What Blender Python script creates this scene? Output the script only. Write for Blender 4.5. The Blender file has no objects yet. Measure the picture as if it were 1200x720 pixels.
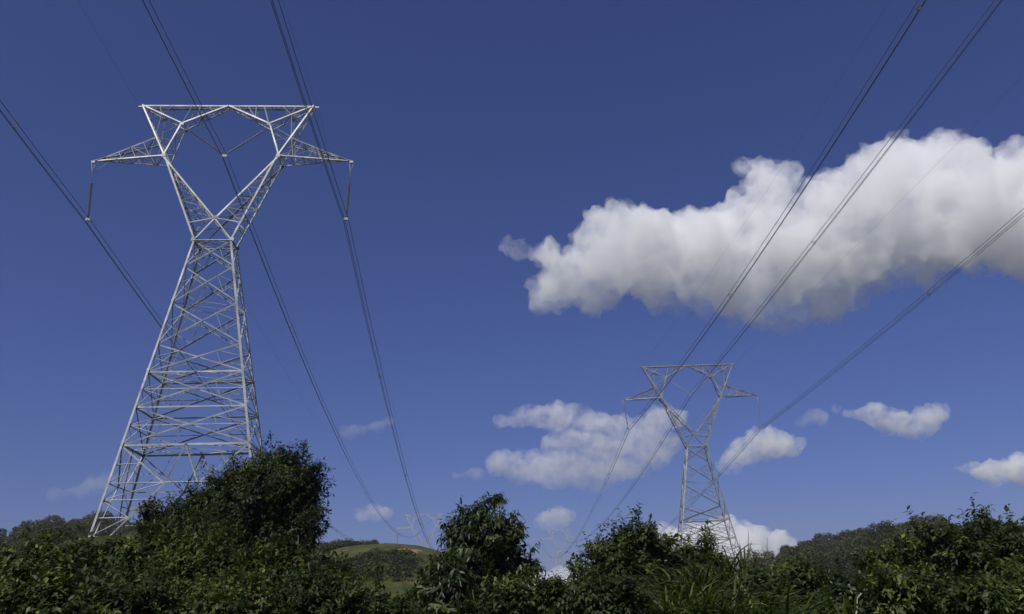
import bpy, bmesh, math, random
import numpy as np
from mathutils import Vector, Matrix, noise

random.seed(7)
R = math.radians
S = bpy.context.scene
COL = S.collection

# ------------------------------------------------------------------ camera, sky, sun, exposure
EYE = 1.6
FPX, PITCH, ROLL = 972.6, 0.3553, 0.0343
cd = bpy.data.cameras.new('camera'); cam = bpy.data.objects.new('camera', cd); COL.objects.link(cam)
cd.sensor_fit = 'HORIZONTAL'; cd.sensor_width = 36.0; cd.lens = FPX / 1200 * 36.0
cd.clip_start = 0.1; cd.clip_end = 60000
cam.matrix_world = Matrix.Translation((0, 0, EYE)) @ Matrix.Rotation(math.pi / 2 + PITCH, 4, 'X') @ Matrix.Rotation(-ROLL, 4, 'Z')
S.camera = cam

SUN_EL, SUN_ROT = R(52), R(210)          # rotation clockwise from +Y: behind the camera, to the left
world = bpy.data.worlds.new('World'); S.world = world; world.use_nodes = True
nt = world.node_tree; nt.nodes.clear()
wo = nt.nodes.new('ShaderNodeOutputWorld'); bg = nt.nodes.new('ShaderNodeBackground')
sky = nt.nodes.new('ShaderNodeTexSky'); sky.sky_type = 'NISHITA'; sky.sun_disc = False
sky.sun_elevation = SUN_EL; sky.sun_rotation = SUN_ROT
sky.altitude = 0; sky.air_density = 1.0; sky.dust_density = 1.0; sky.ozone_density = 10.0
bg.inputs['Strength'].default_value = 0.0765
wb = nt.nodes.new('ShaderNodeMix'); wb.data_type = 'RGBA'; wb.blend_type = 'MULTIPLY'; wb.inputs[0].default_value = 1
wb.inputs[7].default_value = (0.885, 0.755, 1.09, 1)          # white balance of the deep violet-blue sky
nt.links.new(sky.outputs[0], wb.inputs[6]); nt.links.new(wb.outputs[2], bg.inputs['Color']); nt.links.new(bg.outputs[0], wo.inputs['Surface'])

sd = bpy.data.lights.new('sun', 'SUN'); sd.energy = 5.0; sd.angle = R(0.53); sd.color = (1.0, 0.975, 0.87)
sun = bpy.data.objects.new('sun', sd); COL.objects.link(sun)
sdir = Vector((math.sin(SUN_ROT) * math.cos(SUN_EL), math.cos(SUN_ROT) * math.cos(SUN_EL), math.sin(SUN_EL)))
sun.rotation_euler = sdir.to_track_quat('Z', 'Y').to_euler(); sun.location = sdir * 200

vs = S.view_settings
vs.view_transform = 'Standard'; vs.look = 'None'; vs.gamma = 1.0; vs.use_curve_mapping = False
vs.exposure = -0.27
S.render.engine = 'CYCLES'
cy = S.cycles
cy.max_bounces = 32; cy.diffuse_bounces = 3; cy.glossy_bounces = 3; cy.transmission_bounces = 4
cy.volume_bounces = 32; cy.transparent_max_bounces = 16
cy.use_denoising = True; cy.denoiser = 'OPENIMAGEDENOISE'; cy.denoising_input_passes = 'RGB_ALBEDO_NORMAL'

# ------------------------------------------------------------------ helpers
def at(px, py, D):
    """Point of the place seen at pixel px, py of the 1200x720 photograph, D metres ahead."""
    u, v = px - 600.0, 360.0 - py
    c, s = math.cos(ROLL), math.sin(ROLL)
    a, b = u * c + v * s, -u * s + v * c
    cp, sp = math.cos(PITCH), math.sin(PITCH)
    x, y, z = a, FPX * cp - b * sp, FPX * sp + b * cp
    return Vector((x / y * D, D, EYE + z / y * D))

def tag(o, label=None, cat=None, group=None, kind=None):
    if label: o['label'] = label
    if cat: o['category'] = cat
    if group: o['group'] = group
    if kind: o['kind'] = kind
    return o

def empty(name, loc, rz=0.0):
    o = bpy.data.objects.new(name, None); COL.objects.link(o)
    o.empty_display_size = 0.5; o.location = loc; o.rotation_euler = (0, 0, rz)
    return o

def link_mesh(name, me, mat, parent=None):
    o = bpy.data.objects.new(name, me); COL.objects.link(o)
    if mat: me.materials.append(mat)
    if parent: o.parent = parent
    return o

class MB:
    """Collects members, tubes and boxes for ONE mesh object."""
    def __init__(s): s.v = []; s.f = []; s.smooth = []
    def prism(s, ring0, ring1, smooth=False, caps=True):
        n = len(ring0); b = len(s.v)
        s.v += [tuple(p) for p in ring0] + [tuple(p) for p in ring1]
        for i in range(n):
            j = (i + 1) % n
            s.f.append((b + i, b + j, b + n + j, b + n + i)); s.smooth.append(smooth)
        if caps:
            s.f.append(tuple(b + i for i in reversed(range(n)))); s.smooth.append(False)
            s.f.append(tuple(b + n + i for i in range(n))); s.smooth.append(False)
    def angle(s, a, b, w, hint, th=None):
        """Rolled steel angle from a to b, flanges of width w, corner on the line, opening towards hint."""
        a, b = Vector(a), Vector(b); d = (b - a)
        if d.length < 1e-4: return
        d.normalize(); h = Vector(hint); u = h - d * h.dot(d)
        if u.length < 1e-4:
            h = Vector((0.3, 0.5, 0.8)); u = h - d * h.dot(d)
        u.normalize(); v = d.cross(u); th = th or max(0.012, w * 0.12)
        e1, e2 = (u + v).normalized(), (u - v).normalized()
        pr = [(0, 0), (w, 0), (w, th), (th, th), (th, w), (0, w)]
        s.prism([a + e1 * p + e2 * q for p, q in pr], [b + e1 * p + e2 * q for p, q in pr])
    def tube(s, pts, rad, n=8, caps=True):
        pts = [Vector(p) for p in pts]; rr = rad if isinstance(rad, (list, tuple)) else [rad] * len(pts)
        b = len(s.v); ref = Vector((0.13, 0.21, 0.97))
        for i, p in enumerate(pts):
            d = (pts[min(i + 1, len(pts) - 1)] - pts[max(i - 1, 0)]).normalized()
            u = ref - d * ref.dot(d)
            if u.length < 0.05: u = Vector((1, 0, 0)) - d * d.x
            u.normalize(); v = d.cross(u)
            for k in range(n):
                t = 2 * math.pi * k / n
                s.v.append(tuple(p + (u * math.cos(t) + v * math.sin(t)) * rr[i]))
        for i in range(len(pts) - 1):
            for k in range(n):
                j = (k + 1) % n
                s.f.append((b + i * n + k, b + i * n + j, b + (i + 1) * n + j, b + (i + 1) * n + k)); s.smooth.append(True)
        if caps:
            s.f.append(tuple(b + k for k in reversed(range(n)))); s.smooth.append(False)
            e = b + (len(pts) - 1) * n
            s.f.append(tuple(e + k for k in range(n))); s.smooth.append(False)
    def box(s, c, h):
        c = Vector(c)
        r = [(-1, -1), (1, -1), (1, 1), (-1, 1)]
        s.prism([c + Vector((x * h[0], y * h[1], -h[2])) for x, y in r], [c + Vector((x * h[0], y * h[1], h[2])) for x, y in r])
    def build(s, name, mat, parent=None):
        me = bpy.data.meshes.new(name); me.from_pydata(s.v, [], s.f); me.update()
        me.polygons.foreach_set('use_smooth', s.smooth)
        return link_mesh(name, me, mat, parent)

def copy_tree(o, parent=None):
    c = o.copy(); COL.objects.link(c); c.parent = parent
    for ch in list(o.children): copy_tree(ch, c)
    return c

# ------------------------------------------------------------------ materials
def mat(name):
    m = bpy.data.materials.new(name); m.use_nodes = True
    n = m.node_tree.nodes; return m, m.node_tree, n['Principled BSDF']

def steel(name, c0, c1, rough=0.5, metal=0.25):
    m, t, p = mat(name)
    tc = t.nodes.new('ShaderNodeTexCoord'); nz = t.nodes.new('ShaderNodeTexNoise'); rp = t.nodes.new('ShaderNodeValToRGB')
    nz.inputs['Scale'].default_value = 0.9; nz.inputs['Detail'].default_value = 5
    rp.color_ramp.elements[0].color = (*c0, 1); rp.color_ramp.elements[1].color = (*c1, 1)
    rp.color_ramp.elements[0].position = 0.35; rp.color_ramp.elements[1].position = 0.7
    t.links.new(tc.outputs['Object'], nz.inputs['Vector']); t.links.new(nz.outputs['Fac'], rp.inputs['Fac'])
    t.links.new(rp.outputs['Color'], p.inputs['Base Color'])
    p.inputs['Metallic'].default_value = metal; p.inputs['Roughness'].default_value = rough
    return m

M_STEEL = steel('galvanised_steel', (0.28, 0.285, 0.28), (0.52, 0.525, 0.52), 0.55)
M_STEEL_OLD = steel('weathered_steel', (0.20, 0.205, 0.21), (0.34, 0.34, 0.33), 0.6, 0.3)
M_STEEL_FAR = steel('haze_pale_steel', (0.40, 0.41, 0.41), (0.50, 0.51, 0.51))  # haze over the far pylons put into a paler steel colour
M_WIRE = steel('aluminium_conductor', (0.10, 0.10, 0.105), (0.16, 0.16, 0.165), 0.55, 0.4)
M_INS_DARK = steel('olive_insulator', (0.19, 0.19, 0.165), (0.27, 0.27, 0.235), 0.4, 0.0)
M_INS_GREY = steel('grey_insulator', (0.26, 0.27, 0.27), (0.36, 0.37, 0.36), 0.3, 0.0)
M_CONC = steel('concrete', (0.30, 0.29, 0.27), (0.42, 0.41, 0.38), 0.9, 0.0)

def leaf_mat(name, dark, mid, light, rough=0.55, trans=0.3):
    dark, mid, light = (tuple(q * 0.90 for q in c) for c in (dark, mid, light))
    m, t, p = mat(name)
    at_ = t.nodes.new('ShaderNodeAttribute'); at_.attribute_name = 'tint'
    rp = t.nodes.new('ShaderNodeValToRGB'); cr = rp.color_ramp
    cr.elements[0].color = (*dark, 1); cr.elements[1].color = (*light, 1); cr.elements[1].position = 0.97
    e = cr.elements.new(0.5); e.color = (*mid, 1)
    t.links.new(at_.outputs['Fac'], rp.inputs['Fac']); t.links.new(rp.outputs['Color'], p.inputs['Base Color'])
    p.inputs['Roughness'].default_value = rough
    p.inputs['Specular IOR Level'].default_value = 0.3
    tr = t.nodes.new('ShaderNodeBsdfTranslucent'); mx = t.nodes.new('ShaderNodeMixShader'); mx.inputs[0].default_value = trans
    gm = t.nodes.new('ShaderNodeMix'); gm.data_type = 'RGBA'; gm.blend_type = 'MULTIPLY'; gm.inputs[0].default_value = 1
    gm.inputs[7].default_value = (1.25, 1.3, 0.5, 1)
    t.links.new(rp.outputs['Color'], gm.inputs[6]); t.links.new(gm.outputs[2], tr.inputs['Color'])
    t.links.new(p.outputs[0], mx.inputs[1]); t.links.new(tr.outputs[0], mx.inputs[2])
    t.links.new(mx.outputs[0], t.nodes['Material Output'].inputs['Surface'])
    return m

M_LEAF_DARK = leaf_mat('dark_leaf', (0.0117, 0.0190, 0.006), (0.0306, 0.0450, 0.011), (0.0945, 0.1150, 0.028))
M_LEAF_MID = leaf_mat('mid_leaf', (0.0144, 0.0240, 0.006), (0.0405, 0.0600, 0.012), (0.1350, 0.1600, 0.036))
M_LEAF_WARM = leaf_mat('warm_leaf', (0.0171, 0.0260, 0.006), (0.0504, 0.0680, 0.013), (0.1665, 0.1850, 0.042))
M_LEAF_BLUE = leaf_mat('bluish_leaf', (0.0126, 0.0220, 0.008), (0.0324, 0.0490, 0.015), (0.1125, 0.1400, 0.050), 0.45)
M_CANE = leaf_mat('cane_leaf', (0.0234, 0.0360, 0.010), (0.0630, 0.0880, 0.022), (0.1710, 0.2000, 0.075), 0.42, 0.35)
M_FOREST = leaf_mat('forest_leaf', (0.0198, 0.0250, 0.007), (0.0432, 0.0500, 0.013), (0.0810, 0.0880, 0.022), 0.6, 0.25)
M_BARK = steel('bark', (0.06, 0.05, 0.038), (0.14, 0.12, 0.095), 0.9, 0.0)
M_PALE_BARK = steel('pale_bark', (0.25, 0.24, 0.19), (0.38, 0.36, 0.30), 0.85, 0.0)

def ground_mat(name, cols, scale, soil=None):
    m, t, p = mat(name)
    tc = t.nodes.new('ShaderNodeTexCoord'); nz = t.nodes.new('ShaderNodeTexNoise'); rp = t.nodes.new('ShaderNodeValToRGB')
    nz.inputs['Scale'].default_value = scale; nz.inputs['Detail'].default_value = 9; nz.inputs['Roughness'].default_value = 0.66
    cr = rp.color_ramp; cr.elements[0].position = 0.32; cr.elements[1].position = 0.7
    cr.elements[0].color = (*cols[0], 1); cr.elements[1].color = (*cols[2], 1)
    e = cr.elements.new(0.5); e.color = (*cols[1], 1)
    t.links.new(tc.outputs['Object'], nz.inputs['Vector']); t.links.new(nz.outputs['Fac'], rp.inputs['Fac'])
    last = rp.outputs['Color']
    if soil:
        at_ = t.nodes.new('ShaderNodeAttribute'); at_.attribute_name = 'soil'
        n2 = t.nodes.new('ShaderNodeTexNoise'); n2.inputs['Scale'].default_value = 0.25; n2.inputs['Detail'].default_value = 6
        ad = t.nodes.new('ShaderNodeMath'); ad.operation = 'ADD'; sb = t.nodes.new('ShaderNodeMath'); sb.operation = 'SUBTRACT'; sb.inputs[1].default_value = 0.5
        cl = t.nodes.new('ShaderNodeMapRange'); cl.inputs[1].default_value = 0.45; cl.inputs[2].default_value = 0.62
        mx = t.nodes.new('ShaderNodeMix'); mx.data_type = 'RGBA'; mx.inputs[7].default_value = (*soil, 1)
        t.links.new(tc.outputs['Object'], n2.inputs['Vector']); t.links.new(n2.outputs['Fac'], sb.inputs[0])
        t.links.new(at_.outputs['Fac'], ad.inputs[0]); t.links.new(sb.outputs[0], ad.inputs[1]); t.links.new(ad.outputs[0], cl.inputs[0])
        t.links.new(cl.outputs[0], mx.inputs[0]); t.links.new(last, mx.inputs[6]); last = mx.outputs[2]
    t.links.new(last, p.inputs['Base Color']); p.inputs['Roughness'].default_value = 0.95
    p.inputs['Specular IOR Level'].default_value = 0.1
    bp = t.nodes.new('ShaderNodeBump'); bp.inputs['Strength'].default_value = 0.6; bp.inputs['Distance'].default_value = 0.4
    t.links.new(nz.outputs['Fac'], bp.inputs['Height']); t.links.new(bp.outputs[0], p.inputs['Normal'])
    return m

M_GROUND = ground_mat('grassy_ground', ((0.022, 0.029, 0.010), (0.036, 0.043, 0.014), (0.06, 0.056, 0.022)), 0.5)
M_HILL = ground_mat('hill_grass', ((0.024, 0.031, 0.010), (0.050, 0.056, 0.017), (0.105, 0.100, 0.032)), 0.10, (0.23, 0.155, 0.085))
M_WOODHILL = ground_mat('forest_floor', ((0.012, 0.018, 0.007), (0.02, 0.027, 0.01), (0.03, 0.034, 0.014)), 0.1)

# ------------------------------------------------------------------ ground and hills
TOWERS = {  # x, y, base z, yaw
    1: (-25.696, 65.753, 31.213 - 25.2 + EYE, 0.0676),
    2: (29.85, 138.237, 25.412 - 25.2 + EYE, 0.0025),
    3: (-40.70, 363.06, 27.73 - 25.2 + EYE, 0.074),
    4: (26.23, 571.17, 38.57 - 25.2 + EYE, -0.050)}

def gz(x, y):
    z = 0.0
    for k, rad in ((1, 9), (2, 30), (3, 40), (4, 90)):
        X, Y, Z, _ = TOWERS[k]
        d = math.hypot(x - X, y - Y)
        t = max(0.0, d - 7) / rad
        z += Z * math.exp(-t * t)
    d = math.hypot(x, y)
    z += 0.25 * noise.noise((x * 0.07, y * 0.07, 0.3)) * min(1, d / 6)
    if d > 900: z -= (d - 900) * 0.0006
    return z

def ground():
    rings = [0.0] + [2.0 * 1.115 ** i for i in range(70)]
    nseg = 160; v = [(0, 0, gz(0, 0))]; f = []
    for r in rings[1:]:
        for k in range(nseg):
            t = 2 * math.pi * k / nseg; x, y = r * math.sin(t), r * math.cos(t); v.append((x, y, gz(x, y)))
    for k in range(nseg): f.append((0, 1 + (k + 1) % nseg, 1 + k))
    for i in range(len(rings) - 2):
        a, b = 1 + i * nseg, 1 + (i + 1) * nseg
        for k in range(nseg):
            j = (k + 1) % nseg; f.append((a + k, a + j, b + j, b + k))
    me = bpy.data.meshes.new('ground'); me.from_pydata(v, [], f); me.update()
    me.polygons.foreach_set('use_smooth', [True] * len(f))
    return tag(link_mesh('ground', me, M_GROUND), kind='structure')
ground()

def hill(name, crest, Dc, Df, Db, m, dy=0, soil=None, bumps=1.0, ncol=170, nrow=46):
    """A ridge: crest heights seen at the listed pixels stand Dc metres away; slopes fall to the ground at Df and Db."""
    xs = np.array([c[0] for c in crest], float); ys = np.array([c[1] for c in crest], float) + dy
    v = []; f = []; so = []
    for i in range(ncol + 1):
        px = xs[0] + (xs[-1] - xs[0]) * i / ncol
        top = at(px, float(np.interp(px, xs, ys)), Dc)
        edge = min(1.0, i / 12, (ncol - i) / 12)
        for j in range(nrow + 1):
            t = j / nrow
            D = Df + (Db - Df) * t
            k = (D - Df) / (Dc - Df) if D < Dc else (Db - D) / (Db - Dc)
            prof = math.sin(min(1, k) * math.pi / 2) ** 1.15
            x = top.x / Dc * D
            n = noise.fractal((x * 0.02, D * 0.02, 1.7), 1.0, 2.0, 4)
            z = -4 + (top.z * (0.25 + 0.75 * edge) + 4) * prof + bumps * n * 1.6 * min(1, k * 2) * (1 - 0.85 * min(1, k) ** 4)
            v.append((x, D, z))
            s_ = 0.0
            if soil:
                q = at(px, soil[1], Dc)
                s_ = math.exp(-((px - soil[0]) / soil[2]) ** 2 - (((z - EYE) / D - (q.z - EYE) / Dc) / soil[3]) ** 2) if D < Dc else 0.0
            so.append(s_)
    for i in range(ncol):
        for j in range(nrow):
            a = i * (nrow + 1) + j; f.append((a, a + nrow + 1, a + nrow + 2, a + 1))
    me = bpy.data.meshes.new(name); me.from_pydata(v, [], f); me.update()
    me.polygons.foreach_set('use_smooth', [True] * len(f))
    at_ = me.attributes.new('soil', 'FLOAT', 'POINT'); at_.data.foreach_set('value', so)
    tag(link_mesh(name, me, m), kind='structure')
    return np.array(v).reshape(ncol + 1, nrow + 1, 3)

H_CENTRE = hill('hill', [(240, 668), (330, 652), (385, 645), (405, 641), (430, 640), (452, 638), (470, 640), (490, 642), (510, 647), (530, 653), (560, 664), (600, 682), (640, 700)],
                290, 110, 345, M_HILL, 2, (478, 646, 20, 0.0034), 1.0)
H_LEFT = hill('hill', [(-220, 622), (-90, 618), (0, 618), (45, 613), (80, 612), (105, 609), (140, 612), (200, 620), (260, 632), (320, 650), (380, 675)],
              370, 190, 520, M_WOODHILL, 27)
H_RIGHT = hill('hill', [(850, 668), (880, 655), (905, 645), (930, 637), (965, 629), (1000, 619), (1040, 613), (1070, 611), (1110, 611), (1200, 610), (1300, 606), (1430, 612)],
               420, 200, 600, M_WOODHILL, 33)

# ------------------------------------------------------------------ lattice towers
ZW = 25.2
TW, TT, TDW, TTD = 1.637, 0.1814, 0.942, 0.075
XE, DE, ZE = 5.036, 0.993, 8.28
XK, DK, ZK = 3.914, 0.627, 11.83
XT, DT, ZT = 7.854, 0.324, 14.0
XTIP, ZTIP, ZC = 11.478, 8.257, 2.13

def make_tower(mt):
    root = empty('lattice_tower', (0, 0, 0))
    def C(sx, sy, h): return Vector((sx * (TW + TT * h), sy * (TDW + TTD * h), ZW - h))
    L = lambda a, b, t: a + (b - a) * t
    axis = lambda p: Vector((-p.x, -p.y, 0))
    # legs
    for sx in (-1, 1):
        for sy in (-1, 1):
            m = MB(); m.angle(C(sx, sy, 25.2), C(sx, sy, 0), 0.185, axis(C(sx, sy, 5)), 0.024)
            for h in (5.9, 12, 17.94):                       # splice plates
                p = C(sx, sy, h); m.box(p - Vector((sx * 0.10, sy * 0.022, 0)), (0.11, 0.014, 0.28))
            leg = m.build('leg', mt, root)
            m = MB(); p = C(sx, sy, 25.2); m.box((p.x, p.y, 0.0), (0.4, 0.4, 0.22)); m.build('footing', M_CONC, root)
    # four braced faces
    levels = [0, 2.5, 5.9, 9.6, 12.0, 14.92, 17.94]
    for fc in range(4):
        if fc < 2:
            sy = (-1, 1)[fc]; A = lambda h, sy=sy: C(-1, sy, h); B = lambda h, sy=sy: C(1, sy, h); inn = Vector((0, -sy, 0))
        else:
            sx = (-1, 1)[fc - 2]; A = lambda h, sx=sx: C(sx, -1, h); B = lambda h, sx=sx: C(sx, 1, h); inn = Vector((-sx, 0, 0))
        m = MB(); off = inn * 0.03
        wide = fc < 2
        dg = 0.105 if wide else 0.085
        for i in range(6):
            h0, h1 = levels[i], levels[i + 1]
            a0, a1, b0, b1 = A(h0), A(h1), B(h0), B(h1)
            m.angle(b0 + off, a1 + off, dg, inn + Vector((0, 0, -0.8)))
            m.angle(a0 + off * 3, b1 + off * 3, dg * 0.9, inn + Vector((0, 0, -0.8)))
            hm = (h0 + h1) / 2
            for P0, P1, Q0, Q1, leg in ((a0, b1, b0, a1, A), (b0, a1, a0, b1, B)):
                q1 = L(P0, P1, 0.27) + off * 2; q2 = L(Q0, Q1, 0.73) + off * 2; lm = leg(hm) + off * 2
                m.angle(lm, q1, 0.046, inn); m.angle(lm, q2, 0.046, inn)
                if wide: m.angle(q1, q2, 0.046, inn)
        for h, w in ((12.0, 0.12), (13.45, 0.06), (14.92, 0.11), (16.4, 0.06), (17.94, 0.15)):
            m.angle(A(h) + off, B(h) + off, w, inn + Vector((0, 0, -1)))
        # leg extension: inverted V braces and their redundants
        hN, hF = 20.95, 25.1
        mid = L(A(17.94), B(17.94), 0.5)
        for s_, leg in ((-1, A), (1, B)):
            tN, tF = 0.5 + s_ * 0.115, 0.5 + s_ * 0.40
            N = L(A(hN), B(hN), tN) + off; F = L(A(hF), B(hF), tF) + off
            m.angle(mid + off, N, 0.11, inn + Vector((0, 0, -1))); m.angle(leg(17.94) + off, N, 0.11, inn + Vector((0, 0, -1)))
            m.angle(N, F, 0.11, inn + Vector((0, 0, -1))); m.angle(N, leg(hN) + off, 0.06, inn)
            prev = N
            for k, h in enumerate((22.2, 23.5, 24.85)):
                t = (h - hN) / (hF - hN); q = L(N, F, t)
                m.angle(q, leg(h) + off, 0.06, inn)
                m.angle(prev, leg(h) + off, 0.05, inn) if k % 2 == 0 else m.angle(q, leg(h - 1.3) + off, 0.05, inn)
                prev = q
            qa = L(leg(17.94), N, 0.5) + off
            m.angle(qa, leg(19.5) + off, 0.046, inn); m.angle(qa, L(leg(17.94), mid, 0.5) + off, 0.046, inn); m.angle(qa, leg(hN) + off, 0.046, inn)
        m.angle(L(A(hN), B(hN), 0.385) + off, L(A(hN), B(hN), 0.615) + off, 0.07, inn)
        m.build('body_bracing', mt, root)
    # plan frames at the waist and at the bottom of the body
    for h, w in ((0.0, 0.13), (5.9, 0.07), (12.0, 0.08), (17.94, 0.10)):
        m = MB()
        c = [C(-1, -1, h), C(1, -1, h), C(1, 1, h), C(-1, 1, h)]
        if h == 0:
            for i in range(4): m.angle(c[i], c[(i + 1) % 4], w, Vector((0, 0, -1)) - c[i] * 0.1)
        md = [(c[i] + c[(i + 1) % 4]) / 2 for i in range(4)]
        for i in range(4): m.angle(md[i], md[(i + 1) % 4], w * 0.7, Vector((0, 0, -1)))
        m.angle(c[0], c[2], 0.06, Vector((0, 0, -1)))
        m.build('plan_frame', mt, root)
    up = Vector((0, 0, ZW))
    def face(m, a0, a1, b0, b1, n, w, hint, t0=0.0, ends=True):
        """zigzag and rungs between chord a0-a1 and chord b0-b1"""
        pa, pb = a0, b0
        for i in range(1, n + 1):
            t = t0 + (1 - t0) * i / n; qa, qb = L(a0, a1, t), L(b0, b1, t)
            if i < n or ends: m.angle(qa, qb, w, hint)
            if i % 2: m.angle(pa, qb, w, hint)
            else: m.angle(pb, qa, w, hint)
            pa, pb = qa, qb
    for sx in (-1, 1):
        # fork arm
        m = MB(); o, i_, e = {}, {}, {}
        for sy in (-1, 1):
            o[sy] = C(sx, sy, 0); e[sy] = Vector((sx * XE, sy * DE, ZE)) + up
            i_[sy] = Vector((0, sy * (TDW + (DE - TDW) * ZC / ZE), ZC)) + up
            w0 = C(-sx, sy, 0)
            m.angle(o[sy], e[sy], 0.155, Vector((-sx, -sy, 0.3)), 0.02); m.angle(i_[sy], e[sy], 0.145, Vector((sx, -sy, -0.6)), 0.02)
            m.angle(i_[sy], w0, 0.10, Vector((sx, -sy, -0.6)))
            st = L(o[sy], e[sy], 0.2)
            m.angle(st, i_[sy], 0.07, Vector((0, -sy, -1)))
            face(m, st, e[sy], i_[sy], e[sy], 6, 0.062, Vector((0, -sy, -0.5)), ends=False)
        face(m, o[-1], e[-1], o[1], e[1], 7, 0.058, Vector((-sx, 0, 0.3)))
        face(m, i_[-1], e[-1], i_[1], e[1], 6, 0.058, Vector((sx, 0, -0.3)))
        for sy in (-1, 1):
            for p, w in ((e[sy], 0.17), (o[sy], 0.17), (i_[sy], 0.15)):
                m.box(p + Vector((0, sy * 0.02, 0.02)), (w, 0.012, w * 0.9))
        m.build('fork_arm', mt, root)
        # crossarm
        m = MB(); tip = Vector((sx * XTIP, 0, ZTIP)) + up; u = {}
        for sy in (-1, 1):
            tp = Vector((sx * XT, sy * DT, ZT)) + up
            u[sy] = L(e[sy], tp, 0.36)
            m.angle(tip, e[sy] + Vector((0, 0, -0.01)), 0.115, Vector((0, -sy, 0.7))); m.angle(tip, u[sy], 0.115, Vector((0, -sy, -0.7)))
            face(m, u[sy], tip, e[sy], tip, 5, 0.06, Vector((0, -sy, 0)), ends=False)
        face(m, e[-1], tip, e[1], tip, 6, 0.06, Vector((0, 0, 1)), ends=False)
        face(m, u[-1], tip, u[1], tip, 5, 0.06, Vector((0, 0, -1)), ends=False)
        m.box(tip - Vector((0, 0, 0.10)), (0.16, 0.10, 0.10))
        m.build('crossarm', mt, root)
    # bridge over the window, with the two outer triangles
    m = MB(); K = {}; T = {}; E_ = {}; TC = {}
    for sy in (-1, 1):
        hin = Vector((0, -sy, 0))
        TC[sy] = Vector((0, sy * DT, ZT - 0.06)) + up
        for sx in (-1, 1):
            K[sx, sy] = Vector((sx * XK, sy * DK, ZK)) + up; T[sx, sy] = Vector((sx * XT, sy * DT, ZT)) + up
            E_[sx, sy] = Vector((sx * XE, sy * DE, ZE)) + up
        m.angle(T[-1, sy], T[1, sy], 0.12, hin + Vector((0, 0, -1)))
        for sx in (-1, 1):
            k, t, e2 = K[sx, sy], T[sx, sy], E_[sx, sy]
            m.angle(e2, k, 0.13, hin + Vector((sx, 0, 0))); m.angle(e2, t, 0.135, hin + Vector((-sx, 0, 0)))
            m.angle(k, t, 0.12, hin + Vector((0, 0, 1))); m.angle(k, TC[sy], 0.13, hin + Vector((0, 0, 1)))
            c1 = Vector((sx * 3.25, sy * DT, ZT)) + up
            m.angle(k, c1, 0.085, hin)
            for s1, s2 in ((0.33, 2.55), (0.33, 1.75), (0.66, 1.75), (0.66, 0.9)):
                m.angle(L(k, TC[sy], s1), Vector((sx * s2, sy * DT, ZT)) + up, 0.06, hin)
            kt = L(k, t, 0.5)
            m.angle(kt, Vector((sx * 4.9, sy * DT, ZT)) + up, 0.06, hin); m.angle(kt, Vector((sx * 6.2, sy * DT, ZT)) + up, 0.06, hin)
            um = L(e2, t, 0.36)
            m.angle(um, k, 0.07, hin); m.angle(um, kt, 0.065, hin); m.angle(um, L(e2, k, 0.45), 0.06, hin)
            m.angle(L(e2, t, 0.7), kt, 0.06, hin)
            m.angle(L(e2, t, 0.85), L(k, t, 0.83), 0.06, hin)
    hz = Vector((0, 0, -1))
    for sx in (-1, 1):
        face(m, K[sx, -1], TC[-1], K[sx, 1], TC[1], 4, 0.055, hz)
        face(m, E_[sx, -1], K[sx, -1], E_[sx, 1], K[sx, 1], 3, 0.055, Vector((sx, 0, 0)))
        face(m, E_[sx, -1], T[sx, -1], E_[sx, 1], T[sx, 1], 4, 0.055, Vector((-sx, 0, 0)))
        face(m, K[sx, -1], T[sx, -1], K[sx, 1], T[sx, 1], 4, 0.055, hz)
        face(m, Vector((0, -DT, ZT)) + up, T[sx, -1], Vector((0, DT, ZT)) + up, T[sx, 1], 6, 0.05, hz)
        for sy in (-1, 1): m.box(K[sx, sy] + Vector((0, sy * 0.02, 0)), (0.17, 0.012, 0.14))
        m.box(Vector((sx * (XT + 0.12), 0, ZT + 0.03)) + up, (0.28, 0.05, 0.07))
    m.build('bridge', mt, root)
    return root

def place_tower(root, k, label):
    X, Y, Z, yaw = TOWERS[k]
    root.location = (X, Y, Z); root.rotation_euler = (0, 0, yaw)
    return tag(root, label, 'pylon', 'steel lattice pylons of the two power lines')

t1 = place_tower(make_tower(M_STEEL), 1, 'tall near-white lattice pylon rising behind the vine-covered tree')
def dup_tower(k, m, label):
    t = copy_tree(t1)
    for ch in t.children:
        if ch.name.split('.')[0] != 'footing':
            ch.material_slots[0].link = 'OBJECT'; ch.material_slots[0].material = m
    return place_tower(t, k, label)
dup_tower(2, M_STEEL_OLD, 'grey lattice pylon standing behind the cane clump, with a cloud at its foot')
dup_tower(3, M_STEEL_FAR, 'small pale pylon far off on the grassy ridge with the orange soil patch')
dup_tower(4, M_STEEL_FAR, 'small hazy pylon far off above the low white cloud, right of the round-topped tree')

def loc(k, p):
    X, Y, Z, a = TOWERS[k]; c, s = math.cos(a), math.sin(a)
    return Vector((X + c * p[0] - s * p[1], Y + s * p[0] + c * p[1], Z + ZW + p[2]))

# ------------------------------------------------------------------ insulators
def disc_column(a, b, r, n):
    """string of cap-and-pin discs from a to b as one lathe"""
    a, b = Vector(a), Vector(b); m = MB(); pts = []; rr = []
    for i in range(n):
        for t, q in ((0.0, 0.35), (0.30, 0.45), (0.45, 1.0), (0.62, 0.95), (0.75, 0.4)):
            pts.append(a + (b - a) * ((i + t) / n)); rr.append(r * q)
    pts.append(b); rr.append(r * 0.35)
    m.tube(pts, rr, 10)
    return m

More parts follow.
